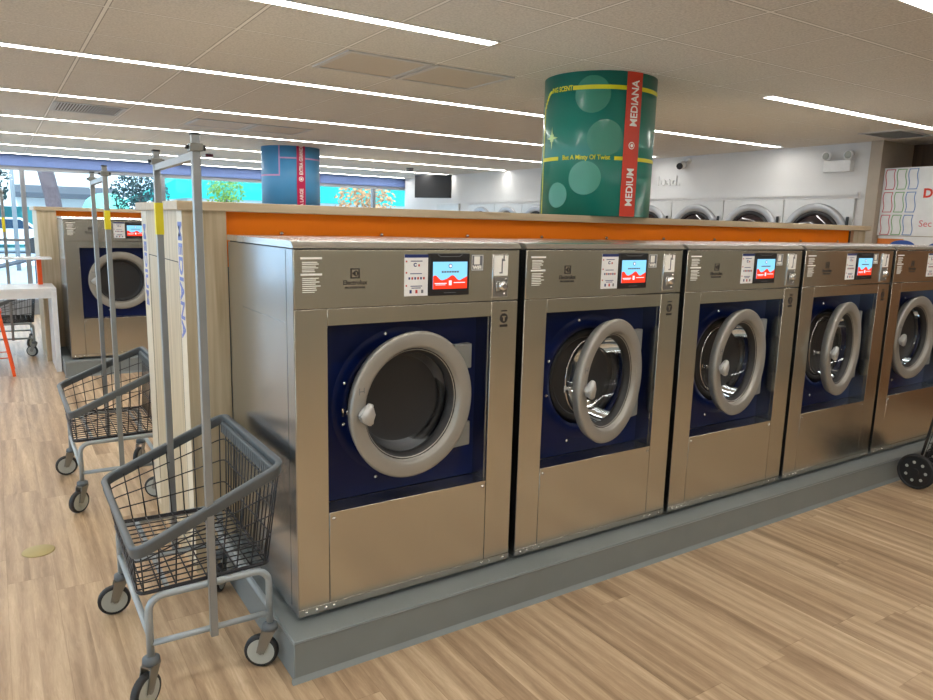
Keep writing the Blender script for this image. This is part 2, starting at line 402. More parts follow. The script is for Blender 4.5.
# ------------------------------------------------------------------ ceiling lights, vents
strips = [(-4.3, -5.5, 6.2), (-2.6, -5.5, 6.2), (-.84, -5.5, 6.2), (.74, -5.5, 1.325), (.74, 3.56, 5.9), (2.43, -5.5, 6.24), (4.125, -5.5, 6.2), (5.83, -5.5, 6.38), (7.55, -5.5, 6.38), (9.27, -5.5, 6.38), (10.95, -5.5, 6.3)]  # strip in front of the washers lengthened out of view to brighten their fronts
sl = ['behind the camera side of the room by the back wall', 'second row out from the back wall', 'strip cutting the upper right corner of the photo',
      'nearest long strip, ending at the top middle of the photo', 'short strip above the right end of the counter',
      'long strip passing behind the top of the green column', 'second long strip beyond the green column', 'third long strip, running just behind the ceiling vents',
      'fourth long strip, passing in front of the blue column', 'second to last strip before the windows', 'last strip, right along the window wall']
for (yy, a, b), l in zip(strips, sl):
    t = thing('ceiling_light', ((a+b)/2, yy, HC), 'white linear ceiling light, '+l, 'ceiling light', 'linear ceiling lights')
    h = (b-a)/2
    MB().m('lframe').box(-h, h, -.046, -.036, -.006, -.0005).box(-h, h, .036, .046, -.006, -.0005).box(-h, -h+.01, -.036, .036, -.006, -.0005).box(h-.01, h, -.036, .036, -.006, -.0005).build('light_frame', t)
    MB().m('light').box(-h+.01, h-.01, -.036, .036, -.005, -.0005).build('diffuser', t)
def vent(x0, x1, y0, y1, label, slats=True, dirx=True):
    t = thing('ceiling_vent', ((x0+x1)/2, (y0+y1)/2, HC), label, 'ceiling vent', 'ceiling vents')
    hx, hy = (x1-x0)/2, (y1-y0)/2
    f = MB().m('vent').box(-hx, hx, -hy, -hy+.03, -.008, -.0005).box(-hx, hx, hy-.03, hy, -.008, -.0005).box(-hx, -hx+.03, -hy+.03, hy-.03, -.008, -.0005).box(hx-.03, hx, -hy+.03, hy-.03, -.008, -.0005)
    f.build('vent_frame', t)
    if slats:
        MB().m('ventdark').box(-hx+.03, hx-.03, -hy+.03, hy-.03, -.002, -.0005).build('backing', t)
        g = MB().m('vent'); k = 22
        for i in range(k):
            u = -hx+.04+(2*hx-.08)*i/(k-1)
            g.poly([(u-.008, -hy+.03, -.008), (u-.004, -hy+.03, -.008), (u+.008, -hy+.03, -.002), (u+.004, -hy+.03, -.002)], (0, 2*hy-.06, 0))
        g.build('slats', t)
    else:
        MB().m('ventpanel').box(-hx+.03, hx-.03, -hy+.03, hy-.03, -.004, -.0005).build('perforated_panel', t)
vent(-.36, .19, 4.5, 5.1, 'slatted ceiling vent at the far left, above the small washer row')
vent(.80, 1.33, 1.34, 1.86, 'perforated ceiling panel, left one of the near pair above the counter', False)
vent(1.35, 1.90, 1.34, 1.86, 'perforated ceiling panel, right one of the near pair beside the green column', False)
vent(.80, 1.35, 4.72, 5.28, 'flat ceiling panel above the tall pole of the near cart', False)
vent(1.37, 1.92, 4.72, 5.28, 'flat ceiling panel left of the blue column', False)
vent(5.75, 6.32, .93, 1.32, 'slatted ceiling vent beside the brown niche at the right')
def ceil_disc(x, y, r, h, m_, name, label, cat):
    tag(MB().m(m_).lathe([(r, 0), (r, -h*.4), (r*.8, -h), (.0001, -h)], n=20).build(name, None, (x, y, HC-.0005)), label, cat)
ceil_disc(3.68, 7.83, .09, .02, 'vent', 'ceiling_speaker', 'small round ceiling speaker, right behind the blue column, left of its pair', 'speaker')
ceil_disc(4.2, 7.85, .09, .02, 'vent', 'ceiling_speaker', 'small round ceiling speaker, right one of the pair beyond the blue column', 'speaker')
ceil_disc(5.06, 8.45, .06, .05, 'print_grey', 'smoke_detector', 'small grey smoke detector on ceiling near the television', 'smoke detector')
t = thing('exit_sign', (1.80, 8.4, HC), 'tiny dark red ceiling sign between the windows and the tall cart pole', 'sign')
MB().m('maroon').box(-.05, .05, -.015, .015, -.05, -.012, .004).build('sign_box', t)
MB().m('vent').cyl((0,0,-.03), (0,0,-.0005), .008, 8).build('stem', t)

# ------------------------------------------------------------------ counter with plinth and fascia (two of them)
def counter(dx, dy, x_end, name_lab, cap_lab, plinth_lab, full=True):
    root = thing('partition_counter', (dx, dy, 0), name_lab, 'counter')
    X0 = -.165
    e = MB().m('wood')
    e.box(X0, X0+.02, .925, 1.905, 0, 1.665)                        # end face
    e.build('end_panel', root)
    MB().m('wood').box(X0, .02, .905, .925, 0, 1.665).build('front_panel', root)
    MB().m('wood').box(x_end-.18, x_end, .905, .93, 0, 1.665).build('right_end_panel', root)
    MB().m('wallgrey').box(.02, x_end-.18, .97, .99, 0, 1.66).box(X0+.02, x_end, 1.885, 1.905, 0, 1.66).box(x_end-.02, x_end, .93, 1.885, 0, 1.66).build('liner', root)
    f = MB().m('orange').box(.02, x_end-.18, .945, .97, 1.42, 1.665).build('fascia', root)
    k = 0; x = .282
    while x < x_end-.25:
        MB().m('chrome').lathe([(.010, 0), (.010, -.006), (.006, -.012), (.0001, -.013)], (x, .945, 1.573), 'y', 12).build('screw', f); x += .519
    MB().m('cap').box(X0-.025, x_end+.025, .875, 1.935, 1.665, 1.705, .003, 1).build('cap', root)
    if full:
        b = MB().m('band').box(X0-.0015, X0, .905, 1.008, .04, 1.664).box(X0-.0015, X0, 1.75, 1.905, .04, 1.664).build('lettered_band', root)
        b['label'] = 'white band with blue letters'
        g = MB().m('letter')
        put_text(g, 'MEDIANA', .100, (X0-.0022, .988, 1.622), (0,0,-1), (0,-1,0), 1.18, .0006, bold=.0022)
        g.build('lettering', b)
        g = MB().m('letter')
        put_text(g, 'MEDIUM', .100, (X0-.0022, 1.86, 1.60), (0,0,-1), (0,-1,0), 1.18, .0006, bold=.0022)
        g.build('lettering', b)
        g = MB().m('gap'); zt = 1.44
        g.box(X0-.001, X0, 1.012, 1.016, .2, zt).box(X0-.001, X0, 1.73, 1.734, .2, zt).box(X0-.001, X0, 1.016, 1.73, zt-.004, zt)
        g.build('access_door_seam', root)
    p = thing('equipment_plinth', (dx, dy, 0), plinth_lab, 'plinth')
    MB().m('plinth').box(-.06, x_end-.2, -.108, .90, 0, .159, .004, 1).build('plinth_body', p)
    MB().m('plinth_trim').box(-.061, x_end-.2, -.1105, -.108, .150, .153).box(-.0625, -.06, -.108, .9, .150, .153).build('edge_trim', p)
    g = MB().m('plinth').poly([(-.07, -.122, 0), (-.07, -.108, .018), (-.07, -.108, 0)], (x_end-.13, 0, 0))
    g.build('cove_base', p)
    return root
counter(0, 0, 5.30, 'long laminate partition counter with orange fascia behind the five washers', '', 'grey painted plinth carrying the row of five large washers')
counter(-.275, 5.853, 5.3, 'laminate partition counter with orange strip behind the rear left washer', '', 'grey plinth under the lone washer at the rear left', False)

# ------------------------------------------------------------------ washer
W = .9617
def make_washer():
    t = thing('washing_machine', (0,0,.159), 'x', 'washing machine', 'large washers on the grey plinth')
    b = MB().m('steel_side')
    b.box(0, .012, .021, .60, .02, 1.379).box(0, .012, .604, .81, .02, 1.379)
    b.box(W-.012, W, .031, .81, .02, 1.379).box(.012, W-.012, .79, .81, .02, 1.379).box(.012, W-.012, .1, .79, .02, .03)
    b.m('gap').box(.001, .008, .6, .604, .02, 1.379)
    b.m('steel_side').box(-.002, 0, .075, .60, 1.124, 1.375).box(-.002, 0, .075, .60, .04, 1.118).box(-.003, 0, .001, .066, .02, 1.379)
    b.build('cabinet', t)
    # stainless front: stiles, rail
    f = MB().m('steel')
    f.box(0, .121, 0, .02, .05, 1.1715, .0015, 1).box(.83, W, 0, .02, .05, 1.170, .0015, 1)
    f.box(.121, .83, 0, .02, 1.111, 1.1715, .0015, 1)
    f.m('steel_side').box(.121, .124, .02, .105, .411, 1.111).box(.827, .83, .02, .105, .411, 1.111).box(.124, .827, .02, .105, 1.108, 1.111)
    f.build('front_frame', t)
    c = MB().m('steel').box(.0, W, -.001, .03, 1.174, 1.379, .002, 1).build('control_console', t)
    l = MB().m('steel').box(.123, .828, 0, .02, .05, .409, .0015, 1).box(.123, .828, .02, .105, .403, .409)
    l.build('lower_panel', t)
    for x in (.14, .812):
        MB().m('chrome').lathe([(.007, 0), (.006, -.003), (.0001, -.004)], (x, 0, .385), 'y', 10).build('screw', t)
    MB().m('steel').box(0, W, .001, .02, .02, .049, .0015, 1).build('kick_strip', t)
    for x in (.03, .07, .105, .14, .82, .86, .93):
        MB().m('chrome').lathe([(.006, 0), (.006, -.003), (.0001, -.004)], (x, .001, .034), 'y', 8).build('screw', t)
    # lid with sloping front edge
    g = MB().m('steel_lid')
    prof = [(-.006, 1.384), (-.006, 1.389), (.012, 1.405), (.03, 1.408), (.81, 1.408), (.81, 1.384)]
    g.poly([(-.004, a, z) for a, z in prof], (W+.008, 0, 0)); g.m('gap').box(.006, W-.006, .004, .8, 1.379, 1.383)
    g.build('lid', t)
    for x in (.08, W-.08):
        for y in (.08, .72):
            MB().m('rubber').lathe([(.025, 0), (.025, .02)], (x, y, 0), 'z', 12).build('foot', t)
    # navy front with raised collar and opening
    CX, CZ, RO = .475, .776, .235
    g = MB().m('navy'); n_ = 48
    sq = []
    for i in range(n_):
        a = 2*PI*i/n_; dx, dz = math.cos(a), math.sin(a)
        k = min(((.827-CX) if dx > 0 else (CX-.124))/max(abs(dx), 1e-6), ((1.108-CZ) if dz > 0 else (CZ-.411))/max(abs(dz), 1e-6))
        sq.append((CX+dx*k, CZ+dz*k))
    # snap corners
    for cx_, cz_ in ((.827, 1.108), (.124, 1.108), (.827, .411), (.124, .411)):
        i = min(range(n_), key=lambda j: (sq[j][0]-cx_)**2+(sq[j][1]-cz_)**2); sq[i] = (cx_, cz_)
    prof = [(.300, .105), (.292, .102), (.255, .100), (RO, .105), (RO, .13)]
    rings = [[g.bm.verts.new((x, .105, z)) for x, z in sq]]
    for r_, y_ in prof: rings.append([g.bm.verts.new((CX+r_*math.cos(2*PI*i/n_), y_, CZ+r_*math.sin(2*PI*i/n_))) for i in range(n_)])
    fs = []
    for k in range(len(rings)-1):
        for j in range(n_):
            f_ = g.bm.faces.new((rings[k][j], rings[k][(j+1) % n_], rings[k+1][(j+1) % n_], rings[k+1][j])); f_.smooth = k > 0
    g.build('navy_front', t)
    for ax, az in ((.228, .872), (.222, .712), (.40, 1.052), (.36, .478)):
        MB().m('chrome').lathe([(.008, 0), (.008, -.006), (.004, -.010), (.0001, -.011)], (ax, .104, az), 'y', 10).build('bolt', t)
    # gasket + drum
    MB().m('rubber').lathe([(.235, .13), (.20, .115), (.188, .13), (.205, .16), (.235, .17)], (CX, 0, CZ), 'y', 40).build('gasket', t)
    d = MB().m('chrome').lathe([(.206, .162), (.209, .155), (.214, .158), (.222, .17)], (CX, 0, CZ), 'y', 40)
    d.m('drum').lathe([(.222, .17), (.31, .19), (.315, .60), (.30, .64)], (CX, 0, CZ), 'y', 40)
    d.bm.faces.ensure_lookup_table()
    for f_ in [f_ for f_ in d.bm.faces if len(f_.verts) > 6]: d.bm.faces.remove(f_)
    d.m('drum').lathe([(.30, .64), (.28, .62), (.14, .62), (.11, .60), (.0001, .595)], (CX, 0, CZ), 'y', 40)
    for f_ in [f_ for f_ in d.bm.faces if len(f_.verts) > 6]: d.bm.faces.remove(f_)
    d.m('chrome').lathe([(.311, .36), (.300, .366), (.300, .374), (.311, .38)], (CX, 0, CZ), 'y', 48, closed=True)
    for a in (40, 160, 280):
        ca, sa = math.cos(R(a)), math.sin(R(a))
        pc = [(CX+.31*ca-.05*sa, .21, CZ+.31*sa+.05*ca), (CX+.24*ca, .21, CZ+.24*sa), (CX+.31*ca+.05*sa, .21, CZ+.31*sa-.05*ca)]
        d.m('drum').poly(pc, (0, .39, 0))
    d.build('drum', t)
    # door on hinge axis (hx, hy)
    hx, hy = .755, .086
    dcx, dcz = -.281, .779
    dr = MB().m('ring')
    F = -.052     # front face of ring relative to hinge axis
    pr = [(.278, F+.047), (.288, F+.020), (.291, F+.010), (.288, F+.003), (.280, F), (.238, F+.001), (.231, F+.004), (.227, F+.010), (.221, F+.026), (.214, F+.026), (.214, F+.047)]
    dr.lathe(pr, (dcx, 0, dcz), 'y', 64, closed=True)
    # finger recess on the latch side
    door = dr.build('door', t, (hx, hy, 0))
    door['label'] = 'round silver door ring'
    MB().m('rubber').lathe([(.2225, F+.024), (.216, F+.034), (.207, F+.060), (.200, F+.062), (.200, F+.050), (.213, F+.028)], (dcx, 0, dcz), 'y', 56, closed=True).build('glass_seal', door)
    g = MB().m('dglass').lathe([(.203, F+.06), (.192, F+.10), (.178, F+.125), (.165, F+.155), (.120, F+.170), (.0001, F+.175)], (dcx, 0, dcz), 'y', 48)
    for f_ in [f_ for f_ in g.bm.faces if len(f_.verts) > 6]: g.bm.faces.remove(f_)
    g.build('door_glass', door)
    MB().m('chrome').lathe([(.172, F+.150), (.176, F+.146), (.180, F+.150), (.176, F+.154)], (dcx, 0, dcz), 'y', 48, closed=True).lathe([(.206, F+.058), (.203, F+.054), (.200, F+.058), (.203, F+.062)], (dcx, 0, dcz), 'y', 48, closed=True).build('glass_highlight_ring', door)  # thin chrome rings added as highlight arcs in the door glass
    h = MB().m('handle')
    hxp = dcx-.247
    out = [(-.028, .000), (-.004, .022), (.012, .040), (.032, .044), (.040, .028), (.036, 0), (.040, -.024), (.034, -.042), (.012, -.040), (-.004, -.020)]
    h.poly([(hxp+a, F-.030, dcz+b_) for a, b_ in out], (0, .024, 0))
    fsel = [e_ for e_ in h.bm.edges]
    r_ = bmesh.ops.bevel(h.bm, geom=fsel, offset=.006, segments=2, affect='EDGES')
    h.m('handle').cyl((hxp+.006, F-.012, dcz), (hxp+.006, F+.01, dcz), .018, 16)
    for f_ in h.bm.faces: f_.smooth = True
    h.build('door_handle', door)
    h = MB().m('print_grey').box(hxp-.01, hxp+.012, F-.0006, F+.002, dcz+.085, dcz+.088).box(hxp-.01, hxp-.007, F-.0006, F+.002, dcz+.075, dcz+.1)
    h.box(hxp+.01, hxp+.013, F-.0006, F+.002, dcz+.08, dcz+.10)
    h.build('door_marking', door)
    lt = MB().m('chrome').box(hxp-.03, hxp-.012, F+.055, F+.085, dcz-.008, dcz+.008, .002, 1).box(hxp-.034, hxp-.026, F+.082, F+.088, dcz-.02, dcz+.012)
    lt.build('latch', door)
    for s_ in (-1, 1):
        z0 = dcz+s_*.165
        h = MB().m('hinge').box(-.076, .014, F+.014, F+.044, z0-.052, z0+.052, .005, 2)
        h.build('hinge_plate', door)
    MB().m('hinge').cyl((hx, hy+.0, CZ-.2), (hx, hy+.0, CZ+.2), .010, 12).build('hinge_pin', t)
    # console graphics (console front at y = -.001)
    y = -.001
    def bar(g, x0, x1, z0, z1, d=.0012): g.box(x0, x1, y-d, y, z0, z1)
    g = MB().m('white_print')
    rows = [(1.346, .078, .007), (1.334, .055, .003), (1.328, .060, .003), (1.321, .050, .0025), (1.315, .058, .003), (1.308, .044, .0025), (1.302, .046, .003),
            (1.290, .078, .007), (1.279, .060, .003), (1.273, .050, .003), (1.266, .062, .003), (1.259, .048, .003), (1.252, .066, .003), (1.245, .050, .003), (1.238, .052, .003), (1.231, .044, .0025)]
    for z, w_, h_ in rows: bar(g, .024 if h_ > .005 else .030, (.024 if h_ > .005 else .030)+w_, z, z+h_, .0008)
    g.build('printed_notice', c)
    g = MB().m('logo'); lx, lz = .227, 1.295
    bar(g, lx-.018, lx+.018, lz-.018, lz-.014); bar(g, lx-.018, lx+.018, lz+.014, lz+.018); bar(g, lx-.018, lx-.013, lz-.014, lz+.014); bar(g, lx+.013, lx+.018, lz-.014, lz+.014)
    g.poly([(lx-.012, y, lz), (lx+.002, y, lz+.011), (lx+.002, y, lz-.011)], (0, -.0012, 0))
    g.poly([(lx+.002+.010*math.sin(a_*PI/8), y, lz+.011*math.cos(a_*PI/8)) for a_ in range(9)]+[(lx+.002+.006*math.sin(a_*PI/8), y, lz+.007*math.cos(a_*PI/8)) for a_ in range(8, -1, -1)], (0, -.0012, 0))
    put_text(g, 'Electrolux', .0225, (lx, y-.0006, lz-.040), (1,0,0), (0,0,1), 1.0, .0005, 'CENTER', bold=.0006)
    put_text(g, 'PROFESSIONAL', .0105, (lx, y-.0006, lz-.054), (1,0,0), (0,0,1), 1.12, .0005, 'CENTER', bold=.0003)
    g.build('maker_logo', c)
    g = MB().m('paper').box(.426, .527, y-.0015, y, 1.206, 1.362)
    g.m('print_blue').box(.426, .527, y-.0022, y-.0015, 1.350, 1.362)
    for z in (1.336, 1.294, 1.245): g.m('print_red').box(.431, .437, y-.0022, y-.0015, z-.003, z+.003)
    for z, x0, w_ in ((1.337, .452, .05), (1.290, .450, .05), (1.243, .452, .05), (1.236, .456, .04)): g.m('print_blue').box(x0, x0+w_, y-.0022, y-.0015, z-.0015, z+.0015)
    put_text(g.m('print_blue'), 'C', .018, (.464, y-.0018, 1.317), (1,0,0), (0,0,1), 1, .0004, bold=.001)
    g.m('print_red').box(.484, .491, y-.0022, y-.0015, 1.317, 1.325)
    for i in range(6): g.m('print_red' if i % 2 else 'print_blue').box(.443+i*.0125, .450+i*.0125, y-.0022, y-.0015, 1.268, 1.277)
    for i in range(3): g.m(('print_blue', 'print_red', 'print_grey')[i]).box(.448+i*.025, .457+i*.025, y-.0022, y-.0015, 1.216, 1.229)
    o = g.build('instruction_card', c); o['label'] = 'white instruction card with blue header'
    g = MB().m('black').box(.530, .712, -.009, 0, 1.204, 1.366, .002, 1)
    g.m('print_grey')
    g.tube([(.566, -.0095, 1.362), (.578, -.0095, 1.354), (.664, -.0095, 1.354), (.676, -.0095, 1.362)], .0012, 4)
    g.box(.595, .65, -.0097, -.009, 1.214, 1.216)
    di = g.build('display_unit', c); di['label'] = 'black display unit'
    g = MB().m('scr_blue').box(.545, .700, -.0105, -.009, 1.230, 1.334)
    wv = [(.545, 1.230)] + [(.545+.155*i/24, 1.272+.009*math.sin(i/24*4*PI+1.0)+.002*math.sin(i)) for i in range(25)] + [(.700, 1.230)]
    g.m('scr_red').poly([(a_, -.0105, b_) for a_, b_ in wv], (0, -.0006, 0))
    g.m('scr_white').box(.616, .628, -.0117, -.0111, 1.244, 1.262).box(.552, .606, -.0117, -.0111, 1.250, 1.253).box(.638, .690, -.0117, -.0111, 1.252, 1.255).box(.556, .60, -.0117, -.0111, 1.245, 1.247)
    g.m('scr_dark').lathe([(.0085, -.0112), (.0085, -.0105)], (.622, 0, 1.318), 'y', 14)
    g.m('scr_white').lathe([(.0055, -.0116), (.0055, -.0105)], (.622, 0, 1.318), 'y', 14)
    for i in range(7): g.m('print_grey').box(.583+i*.0115, .5915+i*.0115, -.0112, -.0105, 1.292, 1.299)
    s_ = g.build('screen', di); s_['label'] = 'lit screen with red wave on light blue'
    g = MB().m('print_grey').box(.724, .782, y-.001, y, 1.297, 1.361); g.m('white_print').box(.726, .780, y-.0014, y-.001, 1.299, 1.301)
    g.box(.726, .728, y-.0014, y-.001, 1.301, 1.359).box(.778, .780, y-.0014, y-.001, 1.301, 1.359).box(.726, .78, y-.0014, y-.001, 1.357, 1.359).box(.737, .764, y-.0014, y-.001, 1.322, 1.354)
    put_text(g, 'WiFi', .019, (.752, y-.0013, 1.304), (1,0,0), (0,0,1), 1.1, .0004, 'CENTER', bold=.001)
    g.build('wifi_sticker', c)
    g = MB().m('chrome').box(.826, .906, -.006, 0, 1.185, 1.362, .002, 1).m('white_print').box(.832, .900, -.0075, -.006, 1.276, 1.357)
    g.m('print_grey').box(.868, .873, -.009, -.0075, 1.285, 1.345).box(.872, .884, -.009, -.0075, 1.335, 1.340).box(.858, .870, -.009, -.0075, 1.285, 1.290)
    g.m('gap').box(.876, .880, -.0095, -.0075, 1.340, 1.357)
    cs = g.build('coin_slot_plate', c)
    g = MB().m('ventdark').box(.832, .900, -.0075, -.006, 1.192, 1.270)
    g.m('chrome').box(.842, .862, -.014, -.0075, 1.212, 1.254, .002, 1).lathe([(.021, -.0075), (.021, -.018), (.013, -.026), (.0001, -.027)], (.874, 0, 1.234), 'y', 20)
    g.m('ventdark').lathe([(.010, -.0275), (.010, -.02)], (.874, 0, 1.234), 'y', 14)
    g.m('chrome').lathe([(.006, -.0075), (.005, -.011), (.0001, -.012)], (.884, 0, 1.203), 'y', 10).lathe([(.006, -.0075), (.005, -.011), (.0001, -.012)], (.890, 0, 1.262), 'y', 10)
    g.build('coin_knob', cs)
    g = MB().m('logo')
    g.lathe([(.020, -.001), (.020, -.0002)], (.893, 0, 1.100), 'y', 20); g.box(.874, .912, -.001, 0, 1.064, 1.074)
    g.box(.880, .908, -.001, 0, 1.128, 1.133)
    g.m('steel').box(.890, .896, -.0016, -.001, 1.088, 1.108).box(.884, .902, -.0016, -.001, 1.104, 1.109)
    g.build('info_symbol', t)
    return t, door
W0, _ = make_washer()
wl = ['large stainless washer nearest the camera, its left side panel in view beside the cart',
      'large stainless washer, second from the near left end, its round door half open',
      'middle large stainless washer of the five, door ajar, right below the green column',
      'large stainless washer, fourth from the near end, just left of the cut off one',
      'large stainless washer cut off by the right edge of the photo, behind the black trolley']
ang = [7.2, 16.6, 10.2, 11.4, 1.3]
ws = []
for k in range(5):
    o = W0 if k == 0 else copy_tree(W0)
    o.location = (k, 0, .159); o['label'] = wl[k]; ws.append(o)
o = copy_tree(W0); o.location = (-.262, 5.853, .159); o.scale = (1.06, 1, 1.03); o['label'] = 'washer alone at the rear left behind the two cart poles, door shut'; o['group'] = 'washer of the rear row'; ws.append(o); ang.append(1)
for o, a in zip(ws, ang):
    for ch in o.children:
        if ch.name.split('.')[0] == 'door': ch.rotation_euler = (0, 0, R(a))

# ------------------------------------------------------------------ laundry cart
def make_cart():
    t = thing('laundry_cart', (0,0,0), 'x', 'laundry cart', 'wire laundry carts')
    # local frame: x -.24..+.24, y -.34..+.38 ; low rim at -x, high rim at +x
    f = MB().m('cartframe'); r = .0125
    XL, XRr, YN, YFa = -.207, .20, -.33, .345
    def arch(y):
        z = .385; q = .05
        p = [(XL, y, .165), (XL, y, z-q)]
        for i in range(1, 5): a = PI/2*i/5; p.append((XL+q-q*math.cos(a), y, z-q+q*math.sin(a)))
        p += [(XL+q, y, z), (XRr-q, y, z)]
        for i in range(1, 5): a = PI/2*i/5; p.append((XRr-q+q*math.sin(a), y, z-q+q*math.cos(a)))
        p += [(XRr, y, z-q), (XRr, y, .165)]
        return p
    f.tube(arch(YN), r, 10, up=(0,1,0)); f.tube(arch(YFa), r, 10, up=(0,1,0))
    for y in (YN, YFa): f.tube([(XL, y, .218), (XRr, y, .212)], .011, 10)
    f.tube([(XL, YN, .25), (XL, YFa, .25)], .0115, 10); f.tube([(XRr, YN, .235), (XRr, YFa, .235)], .0115, 10)
    f.tube([(XL+.07, YN, .385), (XL+.07, YFa, .385)], .009, 8); f.tube([(XRr-.07, YN, .385), (XRr-.07, YFa, .385)], .009, 8)
    f.build('frame', t)
    # casters
    for i, (cx, cy, yaw) in enumerate([(XL, YN, R(-140)), (XRr, YN, R(150)), (XL, YFa, R(178)), (XRr, YFa, R(-125))]):
        g = MB().m('bumper').lathe([(.014, .175), (.028, .168), (.030, .150), (.020, .145), (.0001, .145)], (0,0,0), 'z', 16)
        dirx, diry = math.cos(yaw), math.sin(yaw)     # trailing direction
        off = .032
        px, py = -diry, dirx                          # wheel axis
        def L(a, b, z): return (dirx*a+px*b, diry*a+py*b, z)
        g.m('fork')
        for s_ in (-1, 1):
            pts = [L(-.022, s_*.018, .146), L(.028, s_*.018, .146), L(off+.016, s_*.018, .062), L(off-.012, s_*.018, .055)]
            g.poly(pts, Vector(L(0, s_*.003, 0)))
        pts = [L(-.022, -.02, .142), L(.028, -.02, .142), L(.028, .02, .142), L(-.022, .02, .142)]
        g.poly(pts, (0,0,.006))
        c_ = g.build('caster', t, (cx, cy, 0))
        w_ = MB(); Rw = .0625
        prof = [(Rw-.012, -.014), (Rw-.003, -.013), (Rw, -.007), (Rw, .007), (Rw-.003, .013), (Rw-.012, .014)]
        def wl_(prof, m_):
            w_.m(m_); n0 = len(w_.bm.verts); w_.lathe(prof, (0,0,0), 'y', 28)
            w_.bm.verts.ensure_lookup_table()
            for v in w_.bm.verts[n0:]:
                a, b, z = v.co; v.co = Vector((dirx*(a+off)+px*b, diry*(a+off)+py*b, z+Rw))
        wl_(prof, 'rubber'); wl_([(Rw-.013, -.0145), (Rw-.020, -.010), (.02, -.012), (.016, -.016), (.0001, -.016)], 'wheelhub'); wl_([(Rw-.013, .0145), (Rw-.020, .010), (.02, .012), (.016, .016), (.0001, .016)], 'wheelhub')
        wl_([(.007, -.024), (.007, .024)], 'fork')
        w_.build('wheel', c_)
    # bumper rim
    A, B, C_, D = Vector((-.245, -.355, .555)), Vector((.247, -.368, .777)), Vector((.243, .395, .775)), Vector((-.250, .365, .575))
    def rounded(P_, q, n_=5):
        out = []
        for i in range(4):
            p = P_[i]; a = (P_[i-1]-p).normalized()*q; b = (P_[(i+1) % 4]-p).normalized()*q
            for k in range(n_+1):
                u = k/n_; out.append((p+a)*(1-u)**2 + p*2*u*(1-u) + (p+b)*u*u)
        return out
    rim = rounded([A, B, C_, D], .05)
    prof = [(-.007, -.022), (-.003, -.024), (.003, -.024), (.007, -.020), (.008, .004), (.012, .010), (.009, .017), (-.009, .017), (-.012, .010), (-.008, .004)]
    g = MB().m('bumper').tube(rim, 0, prof=prof, closed=True)
    # ribbed wide inner band of the high side
    g.box(.222, .240, -.325, .355, .715, .765, .003, 1)
    for i in range(26): yy = -.315+i*.0265; g.box(.2195, .222, yy, yy+.012, .717, .755)
    g.build('bumper_rim', t)
    # wire basket
    a, b, c, d = Vector((-.235, -.325, .405)), Vector((.212, -.31, .405)), Vector((.212, .30, .405)), Vector((-.225, .295, .420))
    w_ = MB().m('wire'); rw = .0027
    bot = rounded([a, b, c, d], .03, 4)
    n_ = len(rim)
    botm = rounded([a, b, c, d], .03, 5)
    for u in (0, .27, .52, .76):
        w_.tube([p.lerp(q, u) for p, q in zip(botm, rim)], rw*1.3 if u == 0 else rw, 5, closed=True)
    def edge(P0, P1, T0, T1, k, end=.04):
        for i in range(k):
            u = end+(1-2*end)*i/(k-1)
            w_.tube([P0.lerp(P1, u), T0.lerp(T1, u)], rw, 5)
    edge(a, b, A, B, 9); edge(d, c, D, C_, 9); edge(d, a, D, A, 11); edge(b, c, B, C_, 17)
    for i in range(9):
        u = .04+.92*i/8; w_.tube([a.lerp(b, u), d.lerp(c, u)], rw, 5)
    for i in range(15):
        u = .04+.92*i/14; w_.tube([a.lerp(d, u), b.lerp(c, u)], rw, 5)
    w_.tube([p+Vector((0,0,-.006)) for p in botm], .005, 6, closed=True)
    w_.build('wire_basket', t)
    # hanging rail: two poles and the cross bar
    hw = .0125
    for y, z0, px_ in ((YN-.026, .20, 0), (YFa+.026, .20, .016)):
        MB().m('pole').box(px_-.004-hw, px_-.004+hw, y-hw, y+hw, z0, 1.888, .002, 1).build('pole', t)
        MB().m('gap').box(px_-.004-hw-.001, px_-.004+hw+.001, y-hw-.001, y+hw+.001, 1.888, 1.894).build('pole_cap', t)
        g = MB().m('fork').box(px_-.004-.02, px_-.004+.02, y-.02, y+.02, 1.838, 1.862, .002, 1); g.m('rubber').cyl((px_-.004+.02, y, 1.85), (px_+.026, y, 1.85), .009, 10).cyl((px_-.034, y, 1.85), (px_-.024, y, 1.85), .006, 8)
        g.build('clamp', t)
    MB().m('pole').tube([(-.004, YN-.013, 1.826), (.012, YFa+.013, 1.826)], 0, prof=[(-.010, -.012), (.010, -.012), (.010, .012), (-.010, .012)]).build('cross_bar', t)
    return t
c1 = make_cart(); c1.location = (-.298, .372, 0)
c1['label'] = 'wire laundry cart in the foreground beside the nearest washer, with tall hanging rail'
def tape(cart, y, z0, z1):
    q = .016 if y > 0 else 0
    o = MB().m('tagyellow').box(q-.004-.0145, q-.004+.0145, y-.0145, y+.0145, z0, z1).build('yellow_tape', cart); o['label'] = 'yellow tape on the pole'
c2 = copy_tree(c1); c2.location = (-.325, 2.30, 0); c2['label'] = 'wire laundry cart with tall rail in the middle distance, half behind the wooden counter end'
c3 = copy_tree(c1); c3.location = (-.74, 7.50, 0); c3['label'] = 'wire laundry cart far away under and behind the white table'
tape(c1, .371, 1.565, 1.69); tape(c2, -.356, 1.56, 1.66); tape(c3, -.356, 1.42, 1.58)

